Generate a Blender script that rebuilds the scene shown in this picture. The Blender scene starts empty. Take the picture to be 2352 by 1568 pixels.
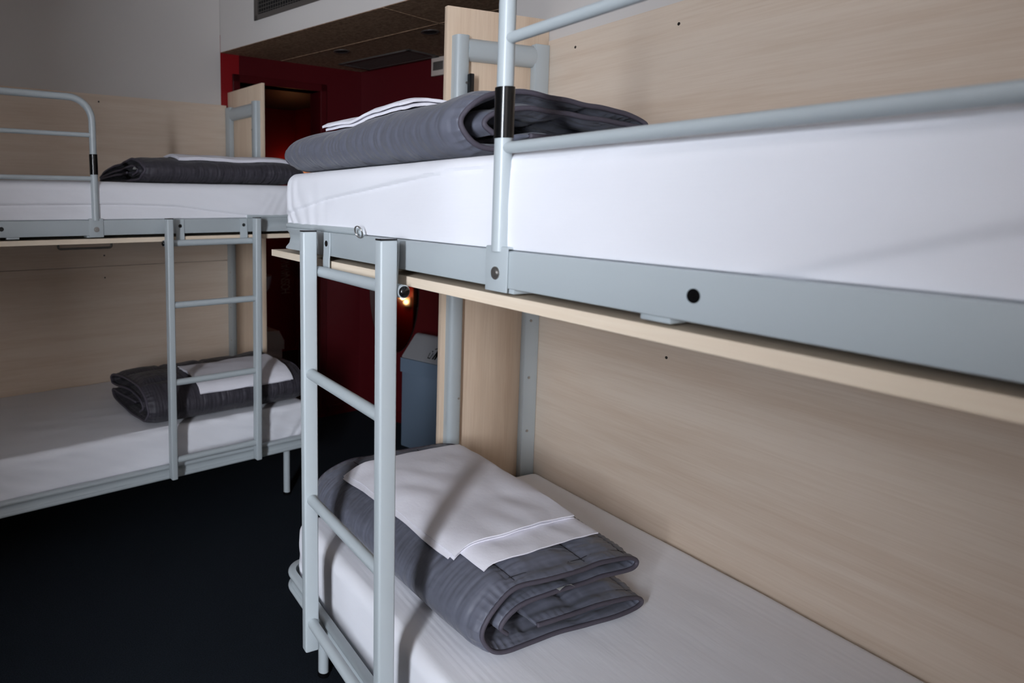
import bpy, bmesh, math, random
from mathutils import Vector, Matrix, noise
C = bpy.context.scene
COL = C.collection

# ------------------------------------------------------------------ camera
F_PX, X0, Y0, PITCH, ROLL, CAM_H = 1562.1358, 775.4382, 650.659, .1202, -.0033, 1.4545
cd = bpy.data.cameras.new('camera'); cam = bpy.data.objects.new('camera', cd); COL.objects.link(cam)
cd.sensor_fit = 'HORIZONTAL'; cd.sensor_width = 36; cd.lens = F_PX / 2352 * 36
cd.shift_x = (1176 - X0) / 2352; cd.shift_y = (Y0 - 784) / 2352
cd.clip_start = .02
cam.location = (0, 0, CAM_H)
cam.rotation_euler = (Matrix.Rotation(math.pi/2 - PITCH, 3, 'X') @ Matrix.Rotation(-ROLL, 3, 'Z')).to_euler()
cd.dof.use_dof = True; cd.dof.focus_distance = 1.65; cd.dof.aperture_fstop = 4.5
C.camera = cam
C.view_settings.view_transform = 'Standard'; C.view_settings.look = 'None'
C.view_settings.gamma = 1; C.view_settings.use_curve_mapping = False
C.view_settings.exposure = 0.0

# ------------------------------------------------------------------ frames
class Frame:                         # u along the bed away from its end panel, v out from the wall
    def __init__(s, x, y, ux, uy, sgn):
        s.o = Vector((x, y, 0)); s.u = Vector((ux, uy, 0)).normalized(); s.sgn = sgn
        s.v = Vector((-s.u.y, s.u.x, 0)) * sgn; s.rot = math.atan2(s.u.y, s.u.x)
    def w(s, u, v, z=0): return s.o + s.u*u + s.v*v + Vector((0, 0, z))
RB = Frame(.7272, 2.4458, .41459709, -.91000509, -1)
LB = Frame(-.6507, 4.0769, -.82369468, -.56703357, 1)
HALL = Frame(.16475774, 4.63826323, .68217568, -.73118831, 1)     # u = along entrance wall, v = into the wall

# ------------------------------------------------------------------ light
w = bpy.data.worlds.new('sky'); C.world = w; w.use_nodes = True
w.node_tree.nodes['Background'].inputs[0].default_value = (.55, .68, 1, 1)
w.node_tree.nodes['Background'].inputs[1].default_value = .2
WIN_U, WV0, WV1, WZ0, WZ1 = 3.75, 3.85, 5.0, 1.0, 2.5
ld = bpy.data.lights.new('window_daylight', 'AREA'); ld.shape = 'RECTANGLE'
ld.size = WV1 - WV0; ld.size_y = WZ1 - WZ0; ld.energy = 690; ld.color = (.84, .90, 1)
lo = bpy.data.objects.new('window_daylight', ld); COL.objects.link(lo)
lo.location = LB.w(WIN_U + .04, (WV0+WV1)/2, (WZ0+WZ1)/2)
lo.rotation_euler = (-LB.u).to_track_quat('-Z', 'Z').to_euler()

# ------------------------------------------------------------------ materials
def srgb(r, g, b):
    f = lambda c: ((c/255+.055)/1.055)**2.4 if c > 10 else c/255/12.92
    return (f(r), f(g), f(b), 1)
def mat(name, col, rough=.5, metal=0, spec=.5, bump=None, vary=None, extra=None, sheen=0):
    """bump=(scale xyz, strength, distance, detail); vary=(scale xyz, colour2, detail)"""
    m = bpy.data.materials.new(name); m.use_nodes = True; nt = m.node_tree; N = nt.nodes; L = nt.links
    b = N['Principled BSDF']; b.inputs['Roughness'].default_value = rough; b.inputs['Metallic'].default_value = metal
    b.inputs['Specular IOR Level'].default_value = spec; b.inputs['Base Color'].default_value = col
    if sheen: b.inputs['Sheen Weight'].default_value = sheen
    tc = N.new('ShaderNodeTexCoord')
    def tex(scale, detail, rough_=.55):
        mp = N.new('ShaderNodeMapping'); mp.inputs['Scale'].default_value = scale
        n = N.new('ShaderNodeTexNoise'); n.inputs['Scale'].default_value = 1; n.inputs['Detail'].default_value = detail
        n.inputs['Roughness'].default_value = rough_
        L.new(tc.outputs['Object'], mp.inputs[0]); L.new(mp.outputs[0], n.inputs['Vector']); return n
    if vary:
        n = tex(vary[0], vary[2]); r = N.new('ShaderNodeValToRGB')
        r.color_ramp.elements[0].position = .32; r.color_ramp.elements[1].position = .68
        r.color_ramp.elements[0].color = vary[1]; r.color_ramp.elements[1].color = col
        L.new(n.outputs['Fac'], r.inputs[0]); L.new(r.outputs[0], b.inputs['Base Color'])
    last = None
    for bp in (bump or []):
        n = tex(bp[0], bp[3]); u = N.new('ShaderNodeBump')
        u.inputs['Strength'].default_value = bp[1]; u.inputs['Distance'].default_value = bp[2]
        L.new(n.outputs['Fac'], u.inputs['Height'])
        if last: L.new(last.outputs[0], u.inputs['Normal'])
        last = u
    if last: L.new(last.outputs[0], b.inputs['Normal'])
    return m
def wood(name, a, b_, grain, rough=.5):
    """pale laminate: fine streaks plus broad cathedral bands running along the grain axis"""
    m = bpy.data.materials.new(name); m.use_nodes = True; nt = m.node_tree; N = nt.nodes; L = nt.links
    bs = N['Principled BSDF']; bs.inputs['Roughness'].default_value = rough; bs.inputs['Specular IOR Level'].default_value = .35
    tc = N.new('ShaderNodeTexCoord')
    sc = {'x': (1.1, 14, 14), 'z': (14, 14, 1.1)}[grain]; sf = {'x': (7, 190, 190), 'z': (190, 190, 7)}[grain]
    outs = []
    for s, d in ((sc, 3), (sf, 3)):
        mp = N.new('ShaderNodeMapping'); mp.inputs['Scale'].default_value = s
        n = N.new('ShaderNodeTexNoise'); n.inputs['Scale'].default_value = 1; n.inputs['Detail'].default_value = d
        n.inputs['Distortion'].default_value = .5
        L.new(tc.outputs['Object'], mp.inputs[0]); L.new(mp.outputs[0], n.inputs['Vector']); outs.append(n)
    mx = N.new('ShaderNodeMath'); mx.operation = 'MULTIPLY_ADD'; mx.inputs[1].default_value = .38
    ad = N.new('ShaderNodeMath'); ad.operation = 'MULTIPLY'; ad.inputs[1].default_value = .62
    L.new(outs[0].outputs['Fac'], ad.inputs[0]); L.new(outs[1].outputs['Fac'], mx.inputs[0]); L.new(ad.outputs[0], mx.inputs[2])
    r = N.new('ShaderNodeValToRGB'); r.color_ramp.elements[0].position = .34; r.color_ramp.elements[1].position = .62
    r.color_ramp.elements[0].color = b_; r.color_ramp.elements[1].color = a
    L.new(mx.outputs[0], r.inputs[0]); L.new(r.outputs[0], bs.inputs['Base Color'])
    return m
M = {}
M['wood'] = wood('pale_laminate', srgb(230, 213, 195), srgb(218, 197, 176), 'x')
M['woodv'] = wood('pale_laminate_upright', srgb(228, 206, 182), srgb(214, 188, 162), 'z')
M['wood_edge'] = wood('laminate_edge', srgb(238, 222, 200), srgb(228, 208, 184), 'x')
M['metal'] = mat('grey_painted_steel', srgb(180, 188, 191), .36, 0, .5, bump=[((900, 900, 900), .06, .001, 2)])
M['black'] = mat('black_plastic', srgb(12, 12, 13), .22)
M['darkmetal'] = mat('dark_metal', srgb(70, 66, 62), .35, .7)
M['steel'] = mat('bright_steel', srgb(170, 168, 165), .3, .9)
M['sheet'] = mat('white_cotton', srgb(238, 238, 243), .85, 0, .2,
                 bump=[((3, 38, 38), .22, .004, 4), ((9, 14, 14), .25, .006, 3), ((600, 600, 600), .05, .0006, 1)])
M['linen'] = mat('folded_white_cotton', srgb(241, 239, 246), .85, 0, .2,
                 bump=[((22, 22, 60), .35, .004, 4), ((600, 600, 600), .05, .0006, 1)])
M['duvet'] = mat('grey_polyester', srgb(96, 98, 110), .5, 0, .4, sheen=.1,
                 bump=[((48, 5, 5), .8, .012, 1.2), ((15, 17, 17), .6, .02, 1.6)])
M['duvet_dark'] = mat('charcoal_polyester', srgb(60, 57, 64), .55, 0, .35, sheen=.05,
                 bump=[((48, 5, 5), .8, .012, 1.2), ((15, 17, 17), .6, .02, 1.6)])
M['piping'] = mat('dark_grey_binding', srgb(74, 69, 79), .7, bump=[((420, 420, 420), .5, .001, 1)])
M['piping_dark'] = mat('near_black_thread', srgb(26, 25, 32), .8)
M['tag'] = mat('white_label', srgb(225, 225, 220), .7)
M['white'] = mat('white_paint', srgb(208, 203, 199), .8, 0, .3, bump=[((60, 60, 60), .08, .002, 4)])
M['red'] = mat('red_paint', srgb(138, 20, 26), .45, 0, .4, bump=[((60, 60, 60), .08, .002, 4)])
M['taupe'] = mat('taupe_paint', srgb(128, 120, 114), .8, 0, .3)
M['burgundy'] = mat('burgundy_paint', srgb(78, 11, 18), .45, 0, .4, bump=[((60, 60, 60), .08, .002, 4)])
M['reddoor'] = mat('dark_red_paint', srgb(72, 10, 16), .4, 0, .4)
M['carpet'] = mat('dark_carpet', srgb(33, 40, 48), .95, 0, .15, vary=((260, 260, 260), srgb(16, 20, 25), 3),
                  bump=[((420, 420, 420), .8, .004, 3)])
M['chip'] = mat('brown_fibre_board', srgb(172, 142, 116), .85, 0, .2, vary=((60, 60, 60), srgb(122, 96, 76), 6),
                bump=[((120, 120, 120), .5, .004, 5)])
M['grille'] = mat('grey_grille_metal', srgb(96, 90, 86), .5, .3)
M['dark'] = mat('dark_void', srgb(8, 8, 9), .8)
M['bin'] = mat('blue_grey_enamel', srgb(112, 128, 146), .35, 0, .5)
M['binlid'] = mat('grey_enamel', srgb(150, 150, 152), .3, 0, .5)
M['mirror'] = mat('mirror_glass', srgb(190, 185, 180), .04, 1)
M['ceramic'] = mat('white_ceramic', srgb(215, 205, 200), .25)
M['box'] = mat('cream_plastic', srgb(196, 182, 172), .5)
M['tile'] = mat('dark_bathroom_floor', srgb(40, 36, 36), .4)
def emit(name, col, s):
    m = mat(name, col, .4); b = m.node_tree.nodes['Principled BSDF']
    b.inputs['Emission Color'].default_value = col; b.inputs['Emission Strength'].default_value = s; return m
M['bulb'] = emit('warm_lamp_glass', (1, .55, .22, 1), 9)

# ------------------------------------------------------------------ object helpers
def tag(o, label=None, cat=None, group=None, kind=None):
    if label: o['label'] = label
    if cat: o['category'] = cat
    if group: o['group'] = group
    if kind: o['kind'] = kind
    return o
def thing(name, label, cat, fr, u=0, v=0, z=0, group=None):
    o = bpy.data.objects.new(name, None); o.empty_display_size = .1; COL.objects.link(o)
    o.location = fr.w(u, v, z); o.rotation_euler = (0, 0, fr.rot)
    o['uvz'] = (u, v*fr.sgn, z); tag(o, label, cat, group); return o
def obj(name, bm, m, parent=None, fr=None, smooth=None, label=None):
    """bm is in frame coordinates (x=u, y=v, z); link it as one mesh at the parent's place"""
    sg = fr.sgn; off = Vector(parent_uvz(parent)) if parent else Vector((0, 0, 0))
    for vt in bm.verts: vt.co = Vector((vt.co.x, vt.co.y*sg, vt.co.z)) - off
    if sg < 0 : bmesh.ops.reverse_faces(bm, faces=bm.faces[:])
    me = bpy.data.meshes.new(name); bm.to_mesh(me); bm.free()
    o = bpy.data.objects.new(name, me); COL.objects.link(o); me.materials.append(M[m] if isinstance(m, str) else m)
    if parent: o.parent = parent
    else: o.location = fr.w(0, 0, 0); o.rotation_euler = (0, 0, fr.rot)
    if smooth is not None:
        if smooth >= 180:
            for p in me.polygons: p.use_smooth = True
        else: me.shade_smooth() if False else smooth_by_angle(me, smooth)
    if label: o['label'] = label
    return o
def parent_uvz(p):
    while p is not None and 'uvz' not in p: p = p.parent
    return tuple(p['uvz']) if p else (0, 0, 0)
def smooth_by_angle(me, deg):
    for p in me.polygons: p.use_smooth = True
    bm = bmesh.new(); bm.from_mesh(me); a = math.radians(deg)
    for e in bm.edges:
        if len(e.link_faces) == 2 and e.calc_face_angle(0) > a: e.smooth = False
    bm.to_mesh(me); bm.free()
def box(bm, u0, u1, v0, v1, z0, z1, r=0, seg=2):
    res = bmesh.ops.create_cube(bm, size=1)
    vs = res['verts']
    for p in vs: p.co = Vector((u0 + (p.co.x+.5)*(u1-u0), v0 + (p.co.y+.5)*(v1-v0), z0 + (p.co.z+.5)*(z1-z0)))
    if r:
        es = list({e for p in vs for e in p.link_edges})
        bmesh.ops.bevel(bm, geom=es, offset=r, segments=seg, affect='EDGES', profile=.5, clamp_overlap=True)
    return bm
def newbox(*a, **k): return box(bmesh.new(), *a, **k)
def frame_axes(t, up=Vector((0, 0, 1))):
    t = t.normalized()
    if abs(t.dot(up)) > .97: up = Vector((0, 1, 0))
    s = t.cross(up).normalized(); return s, s.cross(t).normalized()
def loft(bm, rings, caps=True, closed=True):
    R = [[bm.verts.new(p) for p in r] for r in rings]; n = len(R[0])
    for a, b in zip(R, R[1:]):
        for i in range(n if closed else n-1):
            j = (i+1) % n; bm.faces.new((a[i], b[i], b[j], a[j]))
    if caps:
        bm.faces.new(R[0]); bm.faces.new(R[-1][::-1])
    return bm
def tube(bm, pts, r, n=16, caps=True):
    pts = [Vector(p) for p in pts]; rings = []; prev = None
    for i, p in enumerate(pts):
        t = (pts[min(i+1, len(pts)-1)] - pts[max(i-1, 0)]).normalized()
        if prev is None: s, u = frame_axes(t)
        else: s = (prev - t*prev.dot(t)).normalized(); u = s.cross(t)
        prev = s; rr = r[i] if isinstance(r, (list, tuple)) else r
        rings.append([p + s*rr*math.cos(2*math.pi*k/n) + u*rr*math.sin(2*math.pi*k/n) for k in range(n)])
    loft(bm, rings, caps); bmesh.ops.recalc_face_normals(bm, faces=bm.faces[:]); return bm
def newtube(*a, **k): return tube(bmesh.new(), *a, **k)
def sweep(bm, path, prof, up=Vector((0, 0, 1))):
    """prof: list of (outward, z) swept along a level path; outward is to the right of travel x up"""
    path = [Vector(p) for p in path]; rings = []
    for i, p in enumerate(path):
        a = (path[i]-path[i-1]).normalized() if i else (path[1]-path[0]).normalized()
        b = (path[i+1]-path[i]).normalized() if i < len(path)-1 else a
        t = (a+b).normalized(); s = t.cross(up).normalized(); k = 1/max(.5, s.dot(a.cross(up).normalized()))
        rings.append([p + s*q[0]*k + up*q[1] for q in prof])
    loft(bm, rings); bmesh.ops.recalc_face_normals(bm, faces=bm.faces[:]); return bm
def arc(cx, cy, r, a0, a1, n):
    return [(cx + r*math.cos(math.radians(a0+(a1-a0)*k/n)), cy + r*math.sin(math.radians(a0+(a1-a0)*k/n))) for k in range(n+1)]
def disc(bm, c, nrm, r, h, n=20):
    c = Vector(c); nrm = Vector(nrm).normalized(); return tube(bm, [c, c+nrm*h], r, n)
def catmull(P, per=8):
    P = [Vector(p) for p in P]; Q = [P[0]*2-P[1]] + P + [P[-1]*2-P[-2]]; out = []
    for i in range(1, len(Q)-2):
        for k in range(per):
            t = k/per; a, b, c, d = Q[i-1], Q[i], Q[i+1], Q[i+2]
            out.append(.5*((2*b) + (c-a)*t + (2*a-5*b+4*c-d)*t*t + (3*b-a-3*c+d)*t**3))
    out.append(P[-1]); return out
def grid(bm, f, nu, nv, flip=False):
    V = [[bm.verts.new(f(i/nu, j/nv)) for j in range(nv+1)] for i in range(nu+1)]
    for i in range(nu):
        for j in range(nv):
            q = (V[i][j], V[i+1][j], V[i+1][j+1], V[i][j+1]); bm.faces.new(q[::-1] if flip else q)
    return V

# ------------------------------------------------------------------ setting
def struct(name, bm, m, fr, kind='structure', smooth=None, parent=None):
    bmesh.ops.recalc_face_normals(bm, faces=bm.faces[:])
    o = obj(name, bm, m, parent, fr, smooth)
    if not parent: o['kind'] = kind
    return o
CEIL = 2.8; HC = 2.306; WS = -.018
bm = bmesh.new(); box(bm, -6, 5, -3, 6.2, -.1, 0); struct('floor', bm, 'carpet', LB)
bm = bmesh.new(); box(bm, -4, 4.0, WS-.1, 6, CEIL, CEIL+.1); struct('ceiling', bm, 'white', LB)
struct('wall_left', newbox(.03, 3.85, -.13, WS, 0, CEIL), 'white', LB)
# red entrance wall with the bathroom doorway
DU0, DU1, DZ = -.66, -.09, 2.15
bm = bmesh.new(); box(bm, DU0, DU1+.0, -.13, WS, DZ, HC+.1); box(bm, -1.12, DU0, -.13, WS, 0, HC+.1)
struct('wall_far', bm, 'burgundy', LB)
struct('wall_far_strip', newbox(DU1, .03, -.13, WS, 0, HC+.1), 'red', LB)
bm = bmesh.new()
for a, b in ((DU0-.045, DU0), (DU1, DU1+.045)): box(bm, a, b, -.135, WS+.012, 0, DZ+.045, .003)
box(bm, DU0-.045, DU1+.045, -.135, WS+.012, DZ, DZ+.045, .003)
struct('trim_doorway', bm, 'reddoor', LB)
bm = newbox(-1.02, DU0-.06, WS, WS+.012, 0, .07, .003); struct('baseboard_far', bm, 'reddoor', LB)
# bathroom beyond the doorway
bm = bmesh.new(); box(bm, -1.7, -1.6, -1.9, -.13, 0, 2.3); struct('wall_bathroom_right', bm, 'red', LB)
bm = bmesh.new(); box(bm, .5, .6, -1.9, -.13, 0, 2.3); struct('wall_bathroom_left', bm, 'red', LB)
bm = bmesh.new(); box(bm, -1.7, .6, -2.0, -1.9, 0, 2.3); struct('wall_bathroom_back', bm, 'red', LB)
bm = bmesh.new(); box(bm, -1.7, .6, -2.0, -.13, 2.3, 2.4); struct('ceiling_bathroom', bm, 'tile', LB)
bm = bmesh.new(); box(bm, -1.6, .5, -1.9, -.1, 0, .006); struct('floor_bathroom', bm, 'tile', LB)
# entrance hall
struct('wall_hall', newbox(-.2, 3.9, 0, .1, 0, HC+.1), 'burgundy', HALL)
bm = newbox(.02, 3.8, -.012, 0, 0, .07, .003); struct('baseboard_hall', bm, 'reddoor', HALL)
struct('wall_hall_end', newbox(3.8, 3.9, -1.1, 0, 0, HC+.1), 'burgundy', HALL)
struct('wall_hall_near', newbox(1.86, 3.8, -.985, -.90, 0, HC), 'white', HALL)
SV = -1.004
bm = newbox(-.2, 3.8, SV+.001, .0, HC, HC+.08); struct('ceiling_hall', bm, 'chip', HALL)
# panel joints of the hall ceiling are thin battens between boards
for nm, (a, b, c, d) in (('trim_ceiling_joint', (-.1, 3.8, -.612, -.606)), ('trim_ceiling_joint', (1.12, 1.126, -1.0, -.01))):
    struct(nm, newbox(a, b, c, d, HC-.0025, HC), 'chip', HALL)
struct('wall_soffit', newbox(-.2, 1.86, SV, SV+.09, HC+.003, CEIL), 'white', HALL)
# right wall, the rest of the room shell, and two unseen added light blockers
struct('wall_right', newbox(-.2, 4.2, -.13, WS, 0, CEIL), 'white', RB)
bm = bmesh.new()
for a in ((WS, WV0, 0, CEIL), (WV1, 5.6, 0, CEIL), (WV0, WV1, 0, WZ0), (WV0, WV1, WZ1, CEIL)):
    box(bm, WIN_U, WIN_U+.12, a[0], a[1], a[2], a[3])
struct('wall_window', bm, 'taupe', LB)
struct('light_blocker_pier', newbox(2.42, 2.7, 3.825, 4.85, 0, CEIL), 'taupe', LB)  # unseen pier added to keep window light off the near right bunk
struct('light_blocker_jut', newbox(3.15, WIN_U, 3.3, 3.84, 0, CEIL), 'taupe', LB)  # unseen jut added beside the window to dim the left bunk
struct('wall_back', newbox(-1.5, WIN_U, 5.5, 5.6, 0, CEIL), 'taupe', LB)
bm = bmesh.new()
for a in ((WV0, WV0+.05, WZ0, WZ1), (WV1-.05, WV1, WZ0, WZ1), (WV0, WV1, WZ0, WZ0+.05), (WV0, WV1, WZ1-.05, WZ1), ((WV0+WV1)/2-.025, (WV0+WV1)/2+.025, WZ0, WZ1)):
    box(bm, WIN_U-.01, WIN_U+.03, a[0], a[1], a[2], a[3], .004)
struct('window_1', bm, 'white', LB)

# ------------------------------------------------------------------ bunk units
RT, RBM = 1.3777, 1.3175          # upper side rail top and bottom
BED_L = 2.06
def ring_path(v_front, z, r=.075, u_far=-.005, v_back=.07, u_start=BED_L):
    """along the front toward the end, round the corner, back to the wall"""
    pts = [(u_start, v_front, z)] + [(u_start + (u_far + r - u_start)*k/6, v_front, z) for k in range(1, 6)]
    a = arc(u_far+r, v_front-r, r, 90, 180, 10)
    pts += [(x, y, z) for x, y in a] + [(u_far, v_back, z)]
    return pts
def guard_path(u_post, u_end, v, z0, z1, r=.085):
    p = [(u_post, v, z0), (u_post, v, z1-r)]
    p += [(x, v, zz) for x, zz in arc(u_post+r, z1-r, r, 180, 90, 10)][1:]
    p += [(u_end, v, z1)]
    return p
def bunk(fr, label, handle, latch, seam, dots, holes, tab):
    t = thing('bunk_bed', label, 'bunk bed', fr, 1.0, .45, 0)
    P = lambda n, bm, m, par=t, sm=35, lab=None: obj(n, bm, m, par, fr, sm, lab)
    # wood back panel(s) against the wall
    if seam:
        P('back_panel', newbox(.004, BED_L+.3, WS+.001, 0, 0.02, 1.1005, .001), 'wood')
        bp = P('back_panel', newbox(.004, BED_L+.3, WS+.001, 0, 1.1025, 2.007, .001), 'wood')
    else: bp = P('back_panel', newbox(.004, 3.2, WS+.001, 0, 0.02, 2.007, .001), 'wood')
    for (u, z) in dots: P('screw_cap', disc(bmesh.new(), (u, -.001, z), (0, 1, 0), .0045, .0016, 12), 'darkmetal', bp)
    # end panel and its steel frame
    EP = P('end_panel', newbox(-.03, -.012, WS+.002, .405, .02, 2.084, .0015), 'woodv')
    # front post is a half round profile, rear post a flat plate
    bm = bmesh.new()
    prof = [(-.012, .335), (.012, .335), (.02, .345)] + [(.004+.0165*math.cos(a), .370+.0165*math.sin(a)) for a in [math.radians(x) for x in (0, 25, 50, 70, 90)]] + [(-.012, .3865)]
    loft(bm, [[Vector((x, y, z)) for x, y in prof] for z in (.0, 1.985, 1.991)])
    bmesh.ops.recalc_face_normals(bm, faces=bm.faces[:]); P('front_post', bm, 'metal', sm=50)
    P('rear_post', newbox(-.012, .014, .001, .062, .0, 1.992, .003), 'metal')
    bm = bmesh.new()
    prof = [(-.012, 1.985), (.002, 1.985), (.014, 1.972), (.019, 1.950), (.014, 1.928), (.002, 1.915), (-.012, 1.915)]
    loft(bm, [[Vector((x, y, z)) for x, z in prof] for y in (.06, .337)]); bmesh.ops.recalc_face_normals(bm, faces=bm.faces[:])
    P('crossbar', bm, 'metal', sm=50)
    for z in (.62, .82, 1.03): P('screw', disc(bmesh.new(), (.014, .04, z), (1, 0, 0), .005, .002, 12), 'steel')
    for z in (.78, 1.84): P('screw', disc(bmesh.new(), (.0195, .348, z), (1, 0, 0), .004, .002, 12), 'steel')
    if latch:
        bm = newbox(.019, .036, .328, .345, 1.78, 1.868, .003); box(bm, .020, .033, .341, .352, 1.70, 1.79, .003)
        P('latch', bm, 'black')
    # upper frame: flat side rail, shaped end piece with a round bead
    bm = bmesh.new(); box(bm, .30, BED_L, .968, .99, RBM, RT, .0035)
    P('side_rail', bm, 'metal')
    prof = [(0, RBM), (.0, RBM+.004), (-.010, RBM+.016), (-.013, RBM+.03), (-.010, RBM+.044), (-.001, RT-.004), (-.001, RT), (-.02, RT), (-.02, RBM)]
    bm = sweep(bmesh.new(), ring_path(.9895, 0, .07, u_start=.31), [(q[0], q[1]) for q in prof]); P('end_rail', bm, 'metal', sm=40)
    bead = ring_path(.981, RT+.007, .062, u_far=.003, u_start=.380 if handle else .536)
    bd = P('bead_tube', newtube(bead, .0085, 14, caps=True), 'metal', sm=60)
    bm = newbox(.02, .04, .06, .12, RBM, RT, .002); P('rear_bracket', bm, 'metal')
    for u in holes:
        bm = disc(bmesh.new(), (u, .9896, 1.349), (0, 1, 0), .0085, .0012, 20); P('hole_plug', bm, 'black')
    if tab:
        bm = newbox(tab-.022, tab+.022, .955, .985, RBM-.0075, RBM+.001, .002); P('support_tab', bm, 'metal')
        bm = newbox(1.02, 1.075, .93, .985, RBM-.008, RBM+.001, .002); P('support_tab', bm, 'metal')
    # wood base board under the upper bed
    bb = P('base_board', newbox(-.09, BED_L+.3, .41, .985, 1.2855, 1.305, .0006, 1), 'wood_edge')
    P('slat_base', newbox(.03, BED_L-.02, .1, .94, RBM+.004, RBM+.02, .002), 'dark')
    if handle:
        a, b = .979, 1.181
        P('handle', newtube([(a, .972, 1.286), (a, .972, 1.276)] + [(a+.008-.008*math.cos(q), .972, 1.276-.008*math.sin(q)) for q in (.5, 1.0, 1.57)] +
          [(b-.008+.008*math.sin(q), .972, 1.276-.008*math.cos(q)) for q in (0, .5, 1.0, 1.57)] + [(b, .972, 1.286)], .0042, 10), 'darkmetal', bb)
    # guard rail
    PU, PV = 1.0405, .987
    gr = P('guard_rail', newtube(guard_path(PU, BED_L+.25, PV, 1.553, 1.842), .0132, 18), 'metal', sm=60)
    P('guard_bar', newtube([(PU, PV, 1.7039), (BED_L+.25, PV, 1.7039)], .0088, 14), 'metal', gr, 60)
    P('guard_sleeve', newtube([(PU, PV, 1.5534), (PU, PV, 1.6314)], .0155, 20), 'black', gr, 60)
    gp = P('guard_post', newtube([(PU, PV, 1.376), (PU, PV, 1.5534)], .0142, 18), 'metal', sm=60)
    P('guard_bar', newtube([(PU, PV, 1.5403-.002), (BED_L+.25, PV, 1.5403-.002)], .0092, 14), 'metal', gp, 60)
    bm = newbox(PU-.0275, PU+.0275, .9905, .9945, 1.311, 1.384, .0018); box(bm, PU-.0275, PU+.0275, .962, .9942, 1.380, 1.384, .0015)
    br = P('post_bracket', bm, 'metal', gp)
    bm = disc(bmesh.new(), (PU, .994, 1.341), (0, 1, 0), .0105, .002, 24); disc(bm, (PU, .9955, 1.341), (0, 1, 0), .006, .003, 18)
    P('bolt', bm, 'steel', gp)
    # lower bed frame: grooved rail swept round a rounded corner
    prof = []
    for k in range(9): a = math.radians(-90+180*k/8); prof.append((-.009+.009*math.cos(a), .2645+.009*math.sin(a)))
    prof += [(-.010, .276), (-.013, .287), (-.010, .298)]
    for k in range(9): a = math.radians(-90+180*k/8); prof.append((-.009+.009*math.cos(a), .308+.009*math.sin(a)))
    prof += [(-.024, .317), (-.024, .256)]
    P('lower_rail', sweep(bmesh.new(), ring_path(.99, 0, .075), prof), 'metal', sm=50)
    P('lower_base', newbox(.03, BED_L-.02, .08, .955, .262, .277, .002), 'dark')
    for (u, v) in ((.137, .905), (1.93, .905), (.137, .12), (1.93, .12)):
        lg = P('leg', newtube([(u, v, .012), (u, v, .264)], .0165, 18), 'metal', sm=60)
        P('leg_foot', newtube([(u, v, 0), (u, v, .014)], .0185, 18), 'black', lg, 60)
    return t
bunk(RB, 'pale wood and grey steel bunk bed fixed along the right wall, nearest the camera', False, True, False,
     [(.529, 1.947), (.134, 1.962), (.556, 1.006)], [1.395], 1.34)
bunk(LB, 'pale wood and grey steel bunk bed in shade against the far left wall', True, False, True,
     [(.737, 1.969), (.738, 1.16), (.739, 1.04)], [1.378], 1.34)

# ------------------------------------------------------------------ ladders
def ladder(fr, label, tilt, straps):
    a1, a2, v, zt, zb = .3625, .7652, 1.0446, 1.3806, .278
    t = thing('bunk_ladder', label, 'ladder', fr, (a1+a2)/2, v, zb)
    P = lambda n, bm, m, par=t, sm=40, lab=None: obj(n, bm, m, par, fr, sm, lab)
    sh = lambda z: tilt*(zt-z)/(zt-zb)
    for a in (a1, a2):
        bm = box(bmesh.new(), a-.0135, a+.0135, v-.019, v+.019, zb, zt, .005, 4)
        for q in bm.verts: q.co.x += sh(q.co.z)
        st = P('stile', bm, 'metal')
        P('stile_cap', newbox(a-.0125, a+.0125, v-.018, v+.018, zt-.001, zt+.0025, .001), 'black', st)
    for z in (1.0239, .6954, .3587):
        P('rung', newtube([(a1+sh(z), v, z), (a2+sh(z), v, z)], .0138, 18), 'metal', sm=60)
    z = 1.279; vb = 1.0105; b = P('top_bar', newtube([(a1-.012, vb, z), (a2+.012, vb, z)], .0135, 18), 'metal', sm=60)
    for s, u in ((-1, a1-.012), (1, a2+.012)):
        P('end_cap', newtube([(u, vb, z), (u+s*.004, vb, z), (u+s*.007, vb, z)], [.0115, .011, .007], 18), 'black', b, 60)
    for a in (a1, a2): P('spacer', newtube([(a, vb, z), (a, v-.017, z)], .007, 12), 'metal', b, 60)
    for u in straps:
        pts = [(.9925, 1.377), (.9925, 1.345), (.993, 1.325), (.9945, 1.31), (.9945, 1.285), (.9945, 1.270)]
        rings = []
        for i, (vv, zz) in enumerate(pts):
            q0 = pts[max(i-1, 0)]; q1 = pts[min(i+1, len(pts)-1)]; d = Vector((0, q1[0]-q0[0], q1[1]-q0[1])).normalized(); n = Vector((0, -d.z, d.y))*.0016
            c = Vector((0, vv, zz)); rings.append([c-n+Vector((u-.018, 0, 0)), c-n+Vector((u+.018, 0, 0)), c+n+Vector((u+.018, 0, 0)), c+n+Vector((u-.018, 0, 0))])
        bm = loft(bmesh.new(), rings); bmesh.ops.recalc_face_normals(bm, faces=bm.faces[:])
        hk = P('hook_strap', bm, 'metal', sm=30)
        P('hook_hole', disc(bmesh.new(), (u, .9942, 1.349), (0, 1, 0), .0075, .0015, 20), 'black', hk)
    return t
ladder(RB, 'grey steel ladder hooked on the right upper bunk, closest to the camera', .0131, (.360, .705))
ladder(LB, 'grey steel ladder hooked on the far left upper bunk, in shade', .0078, (.402, .698))
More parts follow.
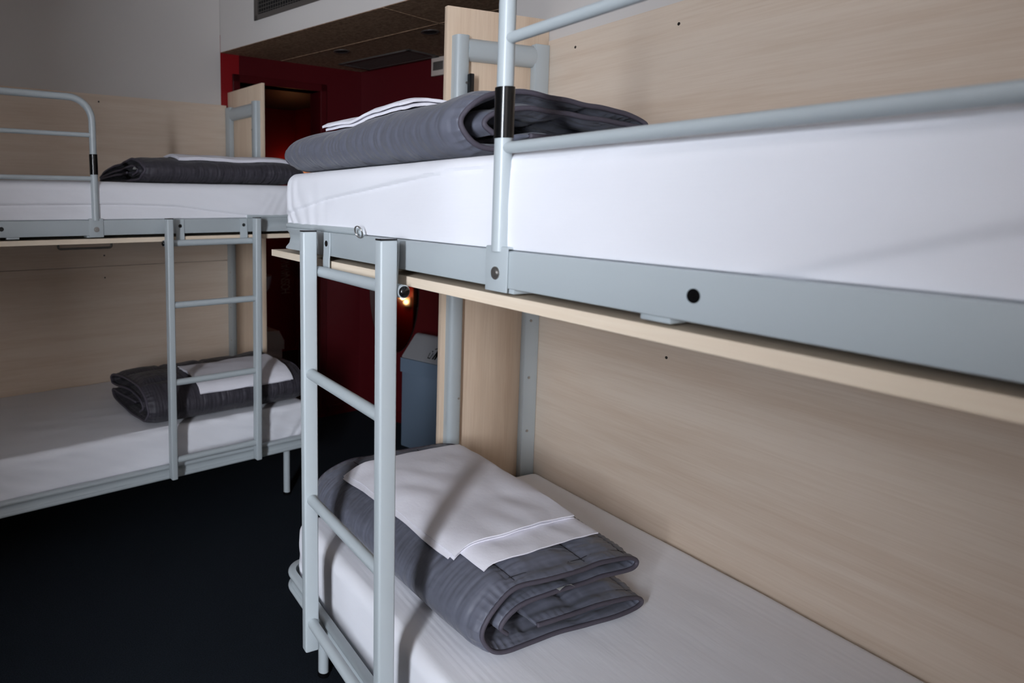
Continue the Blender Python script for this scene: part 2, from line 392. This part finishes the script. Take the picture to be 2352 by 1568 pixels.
# split ring through the tube end on the right bunk
bm = bmesh.new()
for k, off in enumerate((0, .0022)):
    c = Vector((.552, .998+off, 1.386)); pts = []
    for q in range(25):
        a = 2*math.pi*q/24; pts.append(c + Vector((.016*math.cos(a), .005*math.sin(a), .013*math.sin(a)+.002*math.cos(a))))
    tube(bm, pts, .0011, 8)
tag(obj('split_ring', bm, 'steel', None, RB, 60), 'small steel split ring hanging in the tube end of the right upper bunk', 'ring')

# ------------------------------------------------------------------ mattresses
def lin(pts, x):
    if x <= pts[0][0]: return pts[0][1]
    for (a, b), (c, d) in zip(pts, pts[1:]):
        if x <= c: return b + (d-b)*(x-a)/(c-a)
    return pts[-1][1]
def N3(x, y, z): return noise.noise(Vector((x, y, z)))
def mattress(fr, label, u0, u1, v0, v1, z0, z1, crease, seed, wr=1.0, sag=0):
    bm = bmesh.new(); rings = []; NU, r = 230, .032
    prof = []
    def side(a, b, n): return [(a[0]+(b[0]-a[0])*k/n, a[1]+(b[1]-a[1])*k/n) for k in range(n)]
    loop = [(v0+r, z0), (v1-.012, z0)]
    P = side((v0+r, z0), (v1-.012, z0), 4) + arc(v1-.012, z0+.012, .012, -90, 0, 3) + side((v1, z0+.014), (v1, z1-r), 46) \
        + arc(v1-r, z1-r, r, 0, 90, 8) + side((v1-r-.002, z1), (v0+r, z1), 170) + arc(v0+r, z1-r, r, 90, 180, 5) + side((v0, z1-r-.002), (v0, z0+r), 4)
    cv, cz = (v0+v1)/2, (z0+z1)/2
    for i in range(NU+1):
        x = i/NU
        # denser stations at the two ends for the round corners
        u = u0 + (u1-u0)*x
        d = min(u-u0, u1-u); e = 0 if d >= r else r - math.sqrt(max(0, r*r-(r-d)**2))
        ring = []
        for (v, z) in P:
            vv = v - math.copysign(min(e, abs(v-cv)), v-cv) if abs(v-cv) > (v1-v0)/2-r*2 else v
            zz = z - e if z > cz else z
            front = v > v1-.02; top = z > z1-.02
            n = 0
            if front:
                ff = (z-z0)/(z1-z0)
                n += .005*math.sin(math.pi*ff)                                    # bulging side
                n += wr*.0035*N3(u*2.2+seed, z*9+u*2.5, seed) + wr*.0016*N3(u*7, z*26-u*9, seed+3)
                zc = lin(crease, u) if crease else None
                if zc is not None:
                    g = z - zc; n += .0045/(1+math.exp(-g/.0025)) - .0035*math.exp(-(g/.004)**2)
                if crease is crR and u > 1.44:
                    g = z - (1.374 + (u-1.456)*.30); n += .008/(1+math.exp(-g/.003)) - .008
                if u < u0+.35: # gathered folds at the tucked corner
                    n += .0030*(1-(u-u0)/.35)*math.sin((u*1.0+z*.55)*95+6*N3(u*7, z*7, seed))*(1-ff)**.7
                if wr > 1.5: n += .0022*math.sin((z*1.0-u*.42)*105+4*N3(u*2.5, z*4, seed))*(.5+.5*N3(u*2, z*3, seed+4))
                vv += n
            elif top:
                m = wr*(.0035*N3(u*1.7+seed, v*2.6, seed+7) + .0012*N3(u*5, v*13+u*3, seed+9))
                m += .0007*(math.exp(-((v-(v1-.10))/.05)**2)+.6*math.exp(-((v-(v0+.09))/.03)**2))*math.sin(v*330+9*N3(u*1.6, v*5, seed))*(.6+.4*N3(u*3, seed, v*9))
                zz += m - sag*math.sin(math.pi*x)*math.sin(math.pi*(v-v0)/(v1-v0))
            if z0 > 1 and v > v1-.03:                    # tucked inside the frame below the rail's top
                k = min(1, max(0, (zz-1.3745)/.0055)); lim = .9615
                if u < .085: lim = min(lim, .903 + math.sqrt(max(0, .0585**2-(.085-u)**2)))
                if vv > lim: vv = lim + (vv-lim)*k
            ring.append(Vector((u, vv, zz)))
        rings.append(ring)
    # close the two ends by shrinking a ring
    loft(bm, rings); bmesh.ops.recalc_face_normals(bm, faces=bm.faces[:])
    o = obj('mattress', bm, 'sheet', None, fr, 40)
    tag(o, label, 'mattress'); return o
crR = [(.03, 1.405), (.051, 1.418), (.331, 1.459), (.676, 1.489), (.896, 1.508), (1.05, 1.511), (1.32, 1.519), (2.1, 1.522)]
crL = [(.03, 1.372), (.179, 1.377), (.374, 1.39), (.546, 1.409), (.706, 1.43), (.929, 1.438), (1.4, 1.435), (2.1, 1.43)]
mattress(RB, 'thick white mattress on the upper right bunk, its side facing the camera', .03, 2.03, .05, .978, 1.340, 1.534, crR, 1.3)
mattress(RB, 'white mattress on the lower right bunk, under the folded sheets near the ladder', .03, 2.03, .006, .948, .279, .471, None, 4.1)
mattress(LB, 'white mattress on the shaded upper left bunk, level with the guard rail post', .03, 2.03, .05, .978, 1.340, 1.527, crL, 7.7)
mattress(LB, 'rumpled white mattress on the lower left bunk, above the dark floor', .03, 2.03, .006, .948, .279, .471, None, 9.2, 2.2)

# ------------------------------------------------------------------ duvets and folded sheets
PATH = [(.66, .33), (.45, .34), (.08, .31), (-.06, .21), (-.01, .11), (.3, .09), (.7, .10), (.9, .13), (.985, .33), (.995, .55), (.93, .78),
        (.78, .95), (.5, .98), (.2, .97), (.05, .93), (.0, .83), (.08, .74), (.4, .76), (.68, .74), (.83, .64), (.885, .47), (.84, .33)]
PATH2 = [(.66, .46), (.45, .46), (.10, .45), (.0, .33), (.05, .15), (.3, .09), (.7, .09), (.9, .13), (.985, .33), (.995, .55), (.93, .78),
         (.78, .95), (.5, .98), (.2, .96), (.04, .88), (-.015, .73), (.04, .60), (.35, .68), (.66, .70), (.82, .62), (.87, .45), (.8, .30)]
PER = 18
def duvet(fr, label, u0, u1, vr, vf, zb, H, seed, taper=(1, 1), T=.030, tagat=None, du=(0, 0), slope=0, flare=0, rt=1, cloth='duvet', path=None):
    t = thing('folded_duvet', label, 'duvet', fr, (u0+u1)/2, (vr+vf)/2, zb)
    W0 = vf - vr; W = W0; rr = random.Random(seed)
    cl = catmull([(w_, h_, 0) for w_, h_ in (path or PATH)], PER); n = len(cl); NA = 200
    L = [0]
    for a, b in zip(cl, cl[1:]): L.append(L[-1] + math.hypot((b.x-a.x)*W, (b.y-a.y)*H))
    tot = L[-1]; seams_s = [L[int(PER*q)] for q in (1.2, 2.6, 5.2, 11.1, 12.6, 14.1, 17.2, 18.6)] ; Lf0, Lf1 = L[PER*6], L[int(PER*10.9)]
    def place(i, x):
        """centre point and normal on station x for path sample i"""
        a, b = cl[max(i-1, 0)], cl[min(i+1, n-1)]
        h = lin([(0, taper[0]), (1, taper[1])], x)
        Hh = H*h*(rt + (1-rt)*min(1, max(0, cl[i].x)/.75)**.8)
        W = W0 + flare*(1-x)
        tx, ty = (b.x-a.x)*W, (b.y-a.y)*Hh; m = math.hypot(tx, ty) or 1
        nv, nz = ty/m, -tx/m                                    # left normal: outside for the outer layers
        wob = .010*N3(x*3.1+seed, cl[i].y*2, seed) 
        v = vr - flare*(1-x)*.6 + cl[i].x*W + wob + slope*(x-.5)
        hz = cl[i].y*Hh + (.006*N3(x*4+seed*2, cl[i].x*3, seed+5) + .004*N3(x*9, cl[i].x*7, seed+8))*min(1, cl[i].y*1.6)
        u = u0 + (u1-u0)*x
        # the near end is uneven: inner layers sit back a little, the far end is rounded
        u += (du[0] + .010*N3(cl[i].x*3, cl[i].y*3, seed+11))*x
        return Vector((u, v, zb+hz)), Vector((0, nv, nz))
    rings_o, rings_i = [], []
    def thick(i, x):
        dn = min(x, 1-x)*(u1-u0)
        e = min(1, .28 + .72*math.sqrt(min(1, dn/.05)))
        s = L[i]; p = 1
        for q in seams_s: p = min(p, .22 + .78*min(1, abs(s-q)/.05)**.5)
        fx = abs(((x*(u1-u0)+.05)/.205) % 1 - .5)*2          # cross seams
        outer = Lf0 < s < Lf1
        c = .34 + .66*min(1, (1-fx)/.24)**.55 if not outer else 1 - .05*(fx > .97)
        pk = 1 - .30*abs(math.sin(x*(u1-u0)*210 + 5*N3(x*7, s*9, seed)))*(1-min(1, min(abs(s-q) for q in seams_s)/.05)) * (0 if outer else 1)
        pe = 1 - .45*abs(math.sin(s*170+4*N3(s*9, seed, x)))*max(0, 1-dn/.035)
        return T*e*p*c*pk*pe*.5*min(1, .35+8*min(s, tot-s)/tot*3)
    bm = bmesh.new(); V1, V2 = [], []
    for j in range(NA+1):
        x = j/NA; x = .5 - .5*math.cos(math.pi*x) if False else (x + .0)
        xs = x + .035*math.sin(2*math.pi*x)*-1 * .9
        a, b = [], []
        for i in range(n):
            c, nn = place(i, xs); h = thick(i, xs)
            pa = c+nn*h; pb = c-nn*h
            pa.z = max(pa.z, zb+.001); pb.z = max(pb.z, zb+.001)
            a.append(bm.verts.new(pa)); b.append(bm.verts.new(pb))
        V1.append(a); V2.append(b)
    for j in range(NA):
        for i in range(n-1):
            bm.faces.new((V1[j][i], V1[j][i+1], V1[j+1][i+1], V1[j+1][i]))
            bm.faces.new((V2[j][i], V2[j][i+1], V2[j+1][i+1], V2[j+1][i]))
        bm.faces.new((V1[j][0], V2[j][0], V2[j+1][0], V1[j+1][0])); bm.faces.new((V1[j][-1], V1[j+1][-1], V2[j+1][-1], V2[j][-1]))
    for i in range(n-1):
        bm.faces.new((V1[0][i], V1[0][i+1], V2[0][i+1], V2[0][i])); bm.faces.new((V1[-1][i], V2[-1][i], V2[-1][i+1], V1[-1][i+1]))
    bmesh.ops.recalc_face_normals(bm, faces=bm.faces[:])
    body = obj('quilt', bm, cloth, t, fr, 180)
    for x in (1.0, 0.0):
        pts = [place(i, x)[0] + Vector((.002 if x else -.002, 0, .0)) for i in range(n)]
        for p in pts: p.z = max(p.z, zb+.0055)
        obj('edge_binding', newtube(pts, .0052, 8), 'piping', t, fr, 180)
    # dark stitching along the quilting seams
    bm = bmesh.new(); ln = u1-u0
    for q in range(6):
        x = (.205*(q+1) - .05)/ln
        if not .04 < x < .97: continue
        for i0_, i1_ in ((PER*11, PER*16), (PER*2, PER*5)):
            pts = [place(i, x)[0] + place(i, x)[1]*(thick(i, x)+.0006) for i in range(i0_, i1_, 2)]
            for p in pts: p.z = max(p.z, zb+.001)
            tube(bm, pts, .0011, 5)
    for q in (11.1, 12.6, 14.1):
        i = int(PER*q); pts = [place(i, x/90)[0] + place(i, x/90)[1]*(thick(i, x/90)+.0006) for x in range(2, 89)]
        tube(bm, pts, .0011, 5)
    obj('seam_stitching', bm, 'piping_dark', t, fr, 180)
    if tagat is not None:
        c, nn = place(tagat, 1.0); bm = bmesh.new()
        grid(bm, lambda a, b: c + Vector((.004+.012*b, -.022+.044*a, .004+.010*b*math.sin(3*a)+.004)), 6, 3)
        bmesh.ops.solidify(bm, geom=bm.faces[:], thickness=.001)
        obj('care_tag', bm, 'tag', t, fr, 40)
    return lambda s, x: surf(s, x, place, L, n, T, Lf0, tot), L, t
def surf(s, x, place, L, n, T, Lf0, tot):
    """outer skin of the fold; s counts back from the front fold's foot (0) over the top"""
    target = Lf0 + s
    i = min(range(n), key=lambda q: abs(L[q]-target)); i0 = i if L[i] <= target else i-1; i1 = min(i0+1, n-1)
    f = (target-L[i0])/max(1e-6, L[i1]-L[i0])
    a, na = place(i0, x); b, nb = place(i1, x)
    c = a.lerp(b, f); nn = na.lerp(nb, f).normalized(); return c, nn
def folded_sheet(fr, label, S, x0, x1, s0, s1, layers=4, T=.030, lt=.0045, skew=0, seed=0, dz=0, inset=(0, 0)):
    """a stack of folded cotton layers lying on the duvet's outer skin"""
    bm = bmesh.new()
    out = (Vector((0, 0, 0)))
    for k in range(layers):
        r = random.Random(seed*10+k)
        ex0, ex1, es0, es1 = [r.uniform(-.006, .006) for _ in range(4)]
        if k == 0: ex1 += inset[0]; es0 -= inset[1]
        NU_, NV_ = 34, 26
        def P(a, b, top):
            # slightly wavy hems
            x = x0+ex0*2 + (x1-x0+(ex1-ex0)*2)*a + skew*(b-.5) + .004*N3(b*5, k*3, seed)*(1 if a in (0, 1) else 0)
            s = s0+es0 + (s1-s0+es1-es0)*b + .005*N3(a*4, k*3+9, seed)
            c, nn = S(s, x)
            h = T*.5 + .002 + dz + k*lt + (lt*.95 if top else 0)
            d = min(a, 1-a, b, 1-b); h += (0 if top else 0) - (lt*.3 if (top and d < .01) else 0)
            h += .0022*N3(a*4+seed, b*4, k) + .0012*N3(a*11+seed, b*11, k) + .004*max(0, N3(a*2.3+seed, b*2.3, 3))
            n2 = (nn + Vector((0, 0, .6))).normalized(); q = c + n2*h; return q
        V1 = grid(bm, lambda a, b: P(a, b, True), NU_, NV_); V2 = grid(bm, lambda a, b: P(a, b, False), NU_, NV_, True)
        def wall(A, B):
            for q in range(len(A)-1): bm.faces.new((A[q], A[q+1], B[q+1], B[q]))
        wall([r_[0] for r_ in V1], [r_[0] for r_ in V2]); wall([r_[-1] for r_ in V2], [r_[-1] for r_ in V1])
        wall(V2[0], V1[0]); wall(V1[-1], V2[-1])
    bmesh.ops.recalc_face_normals(bm, faces=bm.faces[:])
    o = obj('folded_bedsheet', bm, 'linen', None, fr, 40)
    tag(o, label, 'bed sheet'); return o
S, _, _ = duvet(RB, 'folded grey quilted duvet on the lower right bunk, layers and white tag facing us', .03, .83, .405, .845, .4735, .160, 2, tagat=int(PER*17.4), slope=-.01, flare=.09, T=.034)
folded_sheet(RB, 'folded white sheet on the grey duvet of the lower right bunk', S, .12, .80, .235, .60, 4, T=.034, skew=-.03, seed=2, inset=(.05, -.02))
S, _, _ = duvet(RB, 'folded grey duvet on the upper right bunk, behind the black guard rail sleeve', .02, .875, .50, .955, 1.538, .125, 5, taper=(.78, 1.0), slope=0, flare=.05, rt=.72)
folded_sheet(RB, 'folded white sheet on the grey duvet of the upper right bunk', S, .18, .66, .235, .45, 2, lt=.0095, seed=5)
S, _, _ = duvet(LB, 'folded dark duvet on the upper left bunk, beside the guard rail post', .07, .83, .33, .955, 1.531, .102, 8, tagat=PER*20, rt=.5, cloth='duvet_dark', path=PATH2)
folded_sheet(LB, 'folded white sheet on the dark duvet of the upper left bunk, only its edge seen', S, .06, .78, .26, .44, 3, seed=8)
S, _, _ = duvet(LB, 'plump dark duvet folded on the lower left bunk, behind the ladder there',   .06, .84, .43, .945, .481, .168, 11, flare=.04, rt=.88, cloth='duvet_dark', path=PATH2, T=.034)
folded_sheet(LB, 'folded white sheet on the dark duvet of the lower left bunk, behind ladder rungs', S, .10, .70, .205, .47, 3, T=.034, seed=11)

# ------------------------------------------------------------------ entrance hall fittings
t = thing('waste_bin', 'blue grey metal swing lid bin with litter pictogram, beside the right bunk end panel', 'waste bin', HALL, .81, -.17, 0)
obj('body', newbox(.656, .965, -.314, -.03, 0, .462, .006), 'bin', t, HALL, 35)
bm = bmesh.new()
loft(bm, [[Vector((x, y, z)) for y, z in ((-.320, .455), (-.320, .538), (-.172, .538), (-.024, .538), (-.024, .455))] for x in (.650, .971)])
bmesh.ops.recalc_face_normals(bm, faces=bm.faces[:]); obj('collar', bm, 'bin', t, HALL, 35)
bm = bmesh.new(); rings = []
pr = [(-.314, .540), (-.316, .548), (-.205, .655), (-.190, .665), (-.172, .668), (-.154, .665), (-.139, .655), (-.028, .548), (-.030, .540)]
loft(bm, [[Vector((x, y, z)) for y, z in pr] for x in (.657, .964)]); bmesh.ops.recalc_face_normals(bm, faces=bm.faces[:])
lid = obj('swing_lid', bm, 'binlid', t, HALL, 30)
def on_lid(a, b):      # a along the bin, b up the sloping lid face (metres from its lower edge)
    d = Vector((0, .111, .107)).normalized(); return Vector((a, -.316, .548)) + d*b + Vector((0, -.107, .111)).normalized()*.001
bm = bmesh.new()
def poly(pts): 
    vs = [bm.verts.new(on_lid(*p)) for p in pts]; bm.faces.new(vs)
cx, cy = .855, .045
poly([(cx+.030+.011*math.cos(k*math.pi/8), cy+.076+.011*math.sin(k*math.pi/8)) for k in range(16)])
poly([(cx+.022, cy+.062), (cx+.044, cy+.062), (cx+.046, cy+.02), (cx+.040, cy-.025), (cx+.030, cy-.025), (cx+.029, cy+.008), (cx+.024, cy-.025), (cx+.014, cy-.025), (cx+.019, cy+.02)])
poly([(cx+.022, cy+.060), (cx+.020, cy+.050), (cx+.002, cy+.040), (cx-.002, cy+.046)])
poly([(cx-.022, cy+.016), (cx-.017, cy+.016), (cx-.014, cy-.018), (cx-.002, cy-.018), (cx+.001, cy+.016), (cx+.006, cy+.016), (cx+.002, cy-.025), (cx-.018, cy-.025)])
poly([(cx-.012, cy+.022), (cx-.004, cy+.022), (cx-.004, cy+.030), (cx-.012, cy+.030)])
bmesh.ops.solidify(bm, geom=bm.faces[:], thickness=.0006); bmesh.ops.recalc_face_normals(bm, faces=bm.faces[:])
obj('litter_pictogram', bm, 'black', lid, HALL)

t = thing('wall_mirror', 'oval mirror on the dark red entrance wall, beside the right bunk end panel', 'mirror', HALL, .30, 0, .8)
def ell(cx_, cz_, a, b, y, n=48): return [Vector((cx_+a*math.cos(2*math.pi*k/n), y, cz_+b*math.sin(2*math.pi*k/n))) for k in range(n)]
bm = bmesh.new(); loft(bm, [ell(.30, .88, .215, .42, -.006), ell(.30, .88, .212, .417, -.0095)]); bmesh.ops.recalc_face_normals(bm, faces=bm.faces[:])
obj('glass', bm, 'mirror', t, HALL, 30)
bm = bmesh.new(); loft(bm, [ell(.30, .88, .217, .422, 0), ell(.30, .88, .217, .422, -.006)]); bmesh.ops.recalc_face_normals(bm, faces=bm.faces[:])
obj('backing', bm, 'darkmetal', t, HALL, 30)

t = thing('wall_sensor', 'small cream box with grey face high on the dark red entrance wall', 'thermostat', HALL, .65, -.02, 2.25)
obj('housing', newbox(.600, .700, -.028, 0, 2.196, 2.302, .003), 'box', t, HALL, 35)
obj('face_plate', newbox(.615, .690, -.031, -.027, 2.226, 2.276, .002), 'grille', t, HALL, 35)

def downlight(u, v, label):
    t = thing('recessed_light', label, 'ceiling light', HALL, u, v, HC, 'unlit downlights in the entrance ceiling')
    bm = bmesh.new(); rings = [[Vector((u+r*math.cos(k*math.pi/16), v+r*math.sin(k*math.pi/16), z)) for k in range(32)] for r, z in ((.047, HC-.0005), (.047, HC-.004), (.036, HC-.004), (.034, HC-.0015))]
    loft(bm, rings); bmesh.ops.recalc_face_normals(bm, faces=bm.faces[:]); obj('trim_ring', bm, 'grille', t, HALL, 40)
    obj('lens', newtube([(u, v, HC-.0035), (u, v, HC-.0005)], .034, 28), 'dark', t, HALL, 40)
downlight(.99, -.515, 'unlit round downlight in the brown entrance ceiling, nearer the camera')
downlight(.355, -.53, 'unlit round downlight in the brown entrance ceiling, farther over the doorway')
t = thing('ceiling_grille', 'long dark ventilation grille in the brown entrance ceiling beside the red wall', 'vent', HALL, .37, -.15, HC)
bm = bmesh.new()
for a in ((.08, .66, -.30, -.275), (.08, .66, -.055, -.03), (.08, .105, -.30, -.03), (.635, .66, -.30, -.03)): box(bm, a[0], a[1], a[2], a[3], HC-.008, HC, .001)
obj('frame', bm, 'grille', t, HALL, 35)
for k in range(6):
    v = -.262 + k*.038
    bm = bmesh.new(); loft(bm, [[Vector((x, v+dy, HC-.001+dz_)) for dy, dz_ in ((0, 0), (.003, 0), (.020, -.006), (.017, -.006))] for x in (.105, .635)]); bmesh.ops.recalc_face_normals(bm, faces=bm.faces[:])
    obj('slat', bm, 'grille', t, HALL)
obj('backing', newbox(.09, .65, -.29, -.04, HC-.0008, HC-.0002), 'dark', t, HALL)

t = thing('ventilation_grille', 'framed dark air grille set in the white soffit above the doorway', 'vent', HALL, .6, SV, 2.6)
y0 = SV-.0005
bm = bmesh.new()
for a in ((.173, 1.13, 2.421, 2.447), (.173, 1.13, 2.66, 2.686), (.173, .205, 2.421, 2.686), (1.10, 1.13, 2.421, 2.686)): box(bm, a[0], a[1], y0-.008, y0, a[2], a[3], .0015)
obj('frame', bm, 'grille', t, HALL, 35)
obj('backing', newbox(.2, 1.105, y0-.0015, y0, 2.44, 2.665), 'dark', t, HALL)
bm = bmesh.new()
for k in range(11): z = 2.455+k*.0195; box(bm, .205, 1.10, y0-.005, y0-.002, z, z+.0028)
for k in range(44): x = .215+k*.0205; box(bm, x, x+.0022, y0-.0065, y0-.005, 2.445, 2.662)
obj('wire_mesh', bm, 'grille', t, HALL)

# bathroom glimpsed through the doorway
t = thing('bathroom_bin', 'pale bin with a domed lid, dim inside the dark red doorway', 'waste bin', LB, -.43, -.42, 0)
obj('body', newbox(-.553, -.33, -.52, -.33, .006, .43, .01), 'ceramic', t, LB, 35)
bm = bmesh.new(); loft(bm, [[Vector((x, y, z)) for x, z in ((-.560, .43), (-.562, .49), (-.52, .565), (-.36, .565), (-.322, .49), (-.322, .43))] for y in (-.53, -.32)]); bmesh.ops.recalc_face_normals(bm, faces=bm.faces[:])
obj('swing_lid', bm, 'ceramic', t, LB, 30)
t = thing('wash_basin', 'pale round pedestal basin, only its edge visible, dim inside the dark red doorway', 'basin', LB, -.8, -1.25, 0)
bm = bmesh.new(); rings = []
for r, z in ((.03, .66), (.09, .68), (.14, .74), (.155, .81), (.158, .845), (.148, .845), (.13, .80), (.07, .73), (.02, .725)):
    rings.append([Vector((-.80+r*math.cos(k*math.pi/16), -1.25+r*math.sin(k*math.pi/16), z)) for k in range(32)])
loft(bm, rings); bmesh.ops.recalc_face_normals(bm, faces=bm.faces[:]); obj('bowl', bm, 'ceramic', t, LB, 50)
obj('pedestal', newtube([(-.80, -1.25, .006), (-.80, -1.25, .35), (-.80, -1.25, .67)], [.08, .045, .05], 20), 'ceramic', t, LB, 60)
t = thing('night_light', 'tiny warm night light beyond the doorway, glowing in the oval mirror', 'lamp', LB, .49, -.55, .5)
bm = bmesh.new(); bmesh.ops.create_uvsphere(bm, u_segments=16, v_segments=10, radius=.022)
for q in bm.verts: q.co += Vector((.455, -.55, .55))
obj('globe', bm, 'bulb', t, LB, 180); obj('base', newbox(.47, .5, -.58, -.52, .51, .59, .004), 'box', t, LB, 35)
nl = bpy.data.lights.new('night_light_glow', 'POINT'); nl.energy = .7; nl.color = (1, .5, .2); nl.shadow_soft_size = .02
no = bpy.data.objects.new('night_light_glow', nl); COL.objects.link(no); no.parent = t
no.location = Vector((.40, -.55, .60)) - Vector(parent_uvz(t))
t = thing('wall_lamp', 'small glowing warm lamp inside the red doorway, at the duvet end', 'lamp', LB, -1.35, -1.88, 1.7)
lp = (-1.545, -1.83, 1.735)
bm = bmesh.new(); bmesh.ops.create_uvsphere(bm, u_segments=20, v_segments=12, radius=.035)
for q in bm.verts: q.co += Vector(lp)
obj('globe', bm, 'bulb', t, LB, 180)
obj('arm', newtube([(lp[0], -1.9, 1.66), (lp[0], -1.80, 1.66), (lp[0], lp[1], 1.68)], .01, 10), 'darkmetal', t, LB, 60)
pl = bpy.data.lights.new('wall_lamp_light', 'POINT'); pl.energy = .4; pl.color = (1, .42, .16); pl.shadow_soft_size = .06
po = bpy.data.objects.new('wall_lamp_light', pl); COL.objects.link(po); po.parent = t
po.location = (Vector((lp[0]+.045, lp[1]+.03, lp[2])) - Vector(parent_uvz(t)))
# faint upright lettering on the bathroom wall
cu = bpy.data.curves.new('wall_lettering', 'FONT'); cu.body = 'HOSSNAVAV'; cu.size = .14; cu.extrude = .001; cu.space_character = .8
to = bpy.data.objects.new('wall_lettering_src', cu); COL.objects.link(to)
dg = bpy.context.evaluated_depsgraph_get(); me = bpy.data.meshes.new_from_object(to.evaluated_get(dg)); bpy.data.objects.remove(to)
o = bpy.data.objects.new('wall_lettering', me); COL.objects.link(o); me.materials.append(M['box'])
LPOS = LB.w(-1.075, -1.2, .70)
X = Vector((0, 0, 1)); Zv = LB.v.copy(); Yv = Zv.cross(X)
o.matrix_world = Matrix.Translation(LB.w(-1.535, -1.897, .57)) @ Matrix((X, Yv, Zv)).transposed().to_4x4() @ Matrix.Diagonal((.46, 1, 1, 1))
tag(o, 'faint grey upright lettering on the dark red wall inside the doorway', 'sign')
for ob in list(COL.objects):
    if 'uvz' in ob: del ob['uvz']
